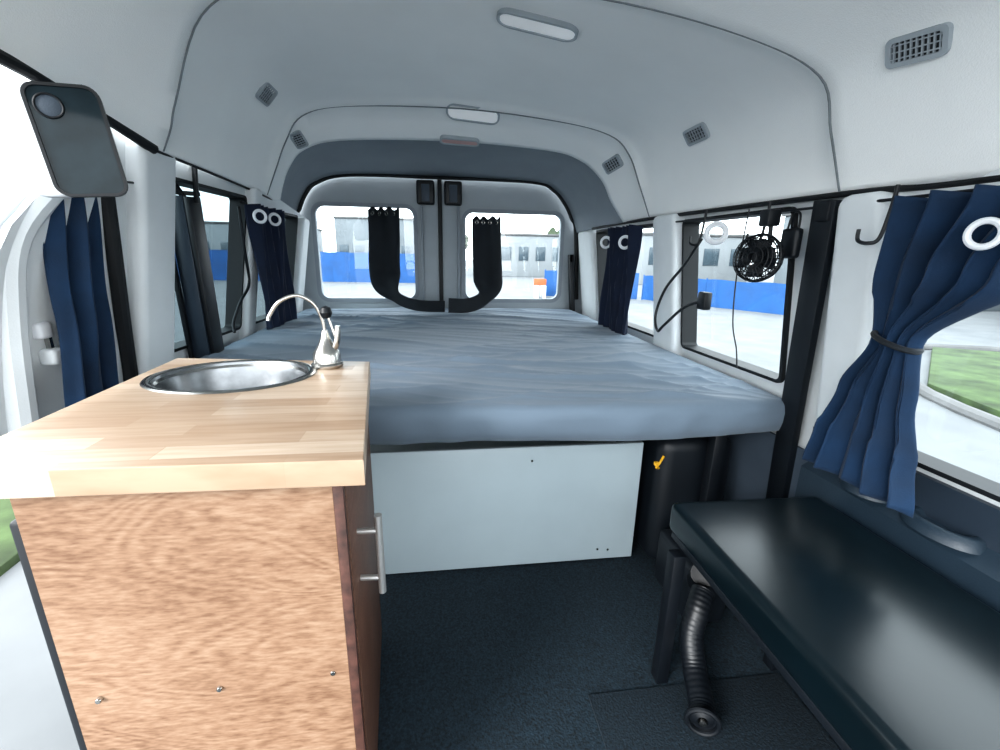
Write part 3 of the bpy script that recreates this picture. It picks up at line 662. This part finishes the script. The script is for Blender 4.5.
# ---------------------------------------------------------------- exterior
gz=-.6
g=struct(box('ground',(-60,-40,gz-.1),(90,110,gz),M['asphalt'],0,smooth=False))
gr=struct(prism('lawn',[(5.6,2.2),(12.5,1.2),(12.5,5.6),(9.5,7.3),(6.6,5)],gz-.02,gz+.09,M['grass'],.01))
struct(tube('curb',[(5.4,1.2,gz+.03),(5.5,2.2,gz+.03),(6.5,5.1,gz+.03),(9.4,7.5,gz+.03),(13,6.0,gz+.03)],.08,M['curb'],n=6))
struct(prism('verge',[(-4.5,1.6),(-2.3,1.75),(-2.6,6),(-5.5,6)],gz-.02,gz+.05,M['grass'],.01))
def fence(a,b,h,lab):
    a=Vector(a);b=Vector(b);e=empty('construction_fence',(a.x,a.y,gz))
    L=(b-a).length;n=max(1,int(L/2.5));d=(b-a)/n
    for i in range(n):
        p0=a+d*i;p1=a+d*(i+1);nn=Vector((-d.y,d.x,0)).normalized()*.02
        V=[];F=[];K=10
        for k in range(K+1):
            q=p0.lerp(p1,k/K);o=nn*math.sin(k*2.1)
            V+=[(q.x+o.x,q.y+o.y,gz+.02),(q.x+o.x,q.y+o.y,gz+h+.02*math.sin(k))]
        for k in range(K):F.append((2*k,2*k+2,2*k+3,2*k+1))
        par(from_py('fence_sheet',V,F,M['fence']),e)
        par(beam('fence_post',(p0.x,p0.y+.03,gz),(p0.x,p0.y+.03,gz+h+.04),(1,0,0),.04,.04,M['fence']),e)
    thing(e,lab,'fence')
fence((-22,27,0),(-.4,25.5,0),1.6,'long blue sheeted fence around the site behind the lot')
fence((4.3,18.3,0),(7.8,17.05,0),1.05,'blue sheeted fence section beside the white trailers')
fence((8,17,0),(10.5,12.4,0),.95,'blue sheeted fence running along the road')
fence((10.65,12.2,0),(13.6,10.2,0),.95,'blue sheeted fence further along the road')
def building(a,b,h,m,lab,rows=1,cols=4,name='site_trailer'):
    e=empty(name,((a[0]+b[0])/2,(a[1]+b[1])/2,gz))
    par(box('body',(a[0],a[1],gz),(b[0],b[1],gz+h),m,.05),e)
    par(box('roof',(a[0]-.1,a[1]-.1,gz+h),(b[0]+.1,b[1]+.1,gz+h+.15),M['curb'],.03),e)
    for r_ in range(rows):
        for c_ in range(cols):
            x=a[0]+(b[0]-a[0])*(c_+.5)/cols;ww=(b[0]-a[0])/cols*.28;z=gz+1.2+r_*2.6
            par(box('window',(x-ww,a[1]-.04,z),(x+ww,a[1]+.02,z+1.0),M['bwin'],.01),e)
    thing(e,lab,'building')
building((3,34,0),(9.5,38,0),3.0,M['bldgw'],'white site trailer with small windows behind the fence',1,5)
building((12,26,0),(19,30,0),2.9,M['bldgw'],'white site trailer with dark windows by the road',1,4)
building((-9,42,0),(-1,50,0),4.4,M['bldg'],'grey clad building behind the blue fence',1,6,'building')
building((-24,40,0),(-12,50,0),3.6,M['bldgw'],'pale low building beyond the fence',1,6,'building')
building((16,13.5,0),(28,20,0),3.6,M['bldg'],'grey building with windows across the road',1,7,'building')
building((14.5,7.0,0),(30,9.5,0),3.4,M['bldg'],'grey building behind the grass verge',1,7,'building')
e=empty('traffic_barrier',(3.9,17.6,gz))
par(box('panel',(3.7,17.6,gz+.5),(4.2,17.7,gz+.75),M['orange'],.02),e)
for x in(3.8,4.1):par(box('foot',(x-.05,17.4,gz),(x+.05,17.9,gz+.5),M['whitep'],.01),e)
thing(e,'small orange and white traffic barrier on the lot','barrier')
def car(cx,cy):
    e=empty('parked_car',(cx,cy,gz))
    prof=[(-2.1,.35),(-2.1,.85),(-1.3,.98),(-.7,1.42),(.9,1.45),(1.6,1.0),(2.1,.9),(2.1,.35)]
    bm=bmesh.new();a=[bm.verts.new((cx+x,cy-.85,gz+z)) for x,z in prof];b=[bm.verts.new((cx+x,cy+.85,gz+z)) for x,z in prof];n=len(prof)
    bm.faces.new(a);bm.faces.new(b[::-1])
    for i in range(n):bm.faces.new([a[i],b[i],b[(i+1)%n],a[(i+1)%n]])
    bevel(bm,.08,3);par(from_bm('body',bm,M['whitep']),e)
    par(box('side_window',(cx-.75,cy-.87,gz+.98),(cx+.95,cy-.83,gz+1.32),M['bwin'],.02),e)
    for x in(-1.3,1.3):
        for s in(-1,1):par(lathe('wheel',[(0,-.1),(.25,-.1),(.33,-.07),(.33,.07),(.25,.1),(0,.1)],(cx+x,cy+s*.82,gz+.33),M['rubber'],axis=(0,1,0),seg=24),e)
    thing(e,'white parked car beyond the grass verge','car')
car(15.2,4.6)
def tree(x,y,h):
    e=empty('tree',(x,y,gz))
    par(tube('trunk',[(x,y,gz),(x+.1,y,gz+h*.3),(x,y+.1,gz+h*.6)],lambda t:.18-.1*t,M['trunk']),e)
    bm=bmesh.new();bmesh.ops.create_icosphere(bm,subdivisions=4,radius=1)
    for v in bm.verts:
        k=1+.35*noise.noise(v.co*2.2)+.15*noise.noise(v.co*6);v.co=Vector((x+v.co.x*k*h*.3,y+v.co.y*k*h*.3,gz+h*.62+v.co.z*k*h*.36))
    par(from_bm('crown',bm,M['tree']),e);thing(e,'leafy green tree standing outside near the buildings','tree','outdoor trees')
tree(1.5,48,4.4);tree(11,44,4.0);tree(24,24,6)
bpy.context.view_layer.update()
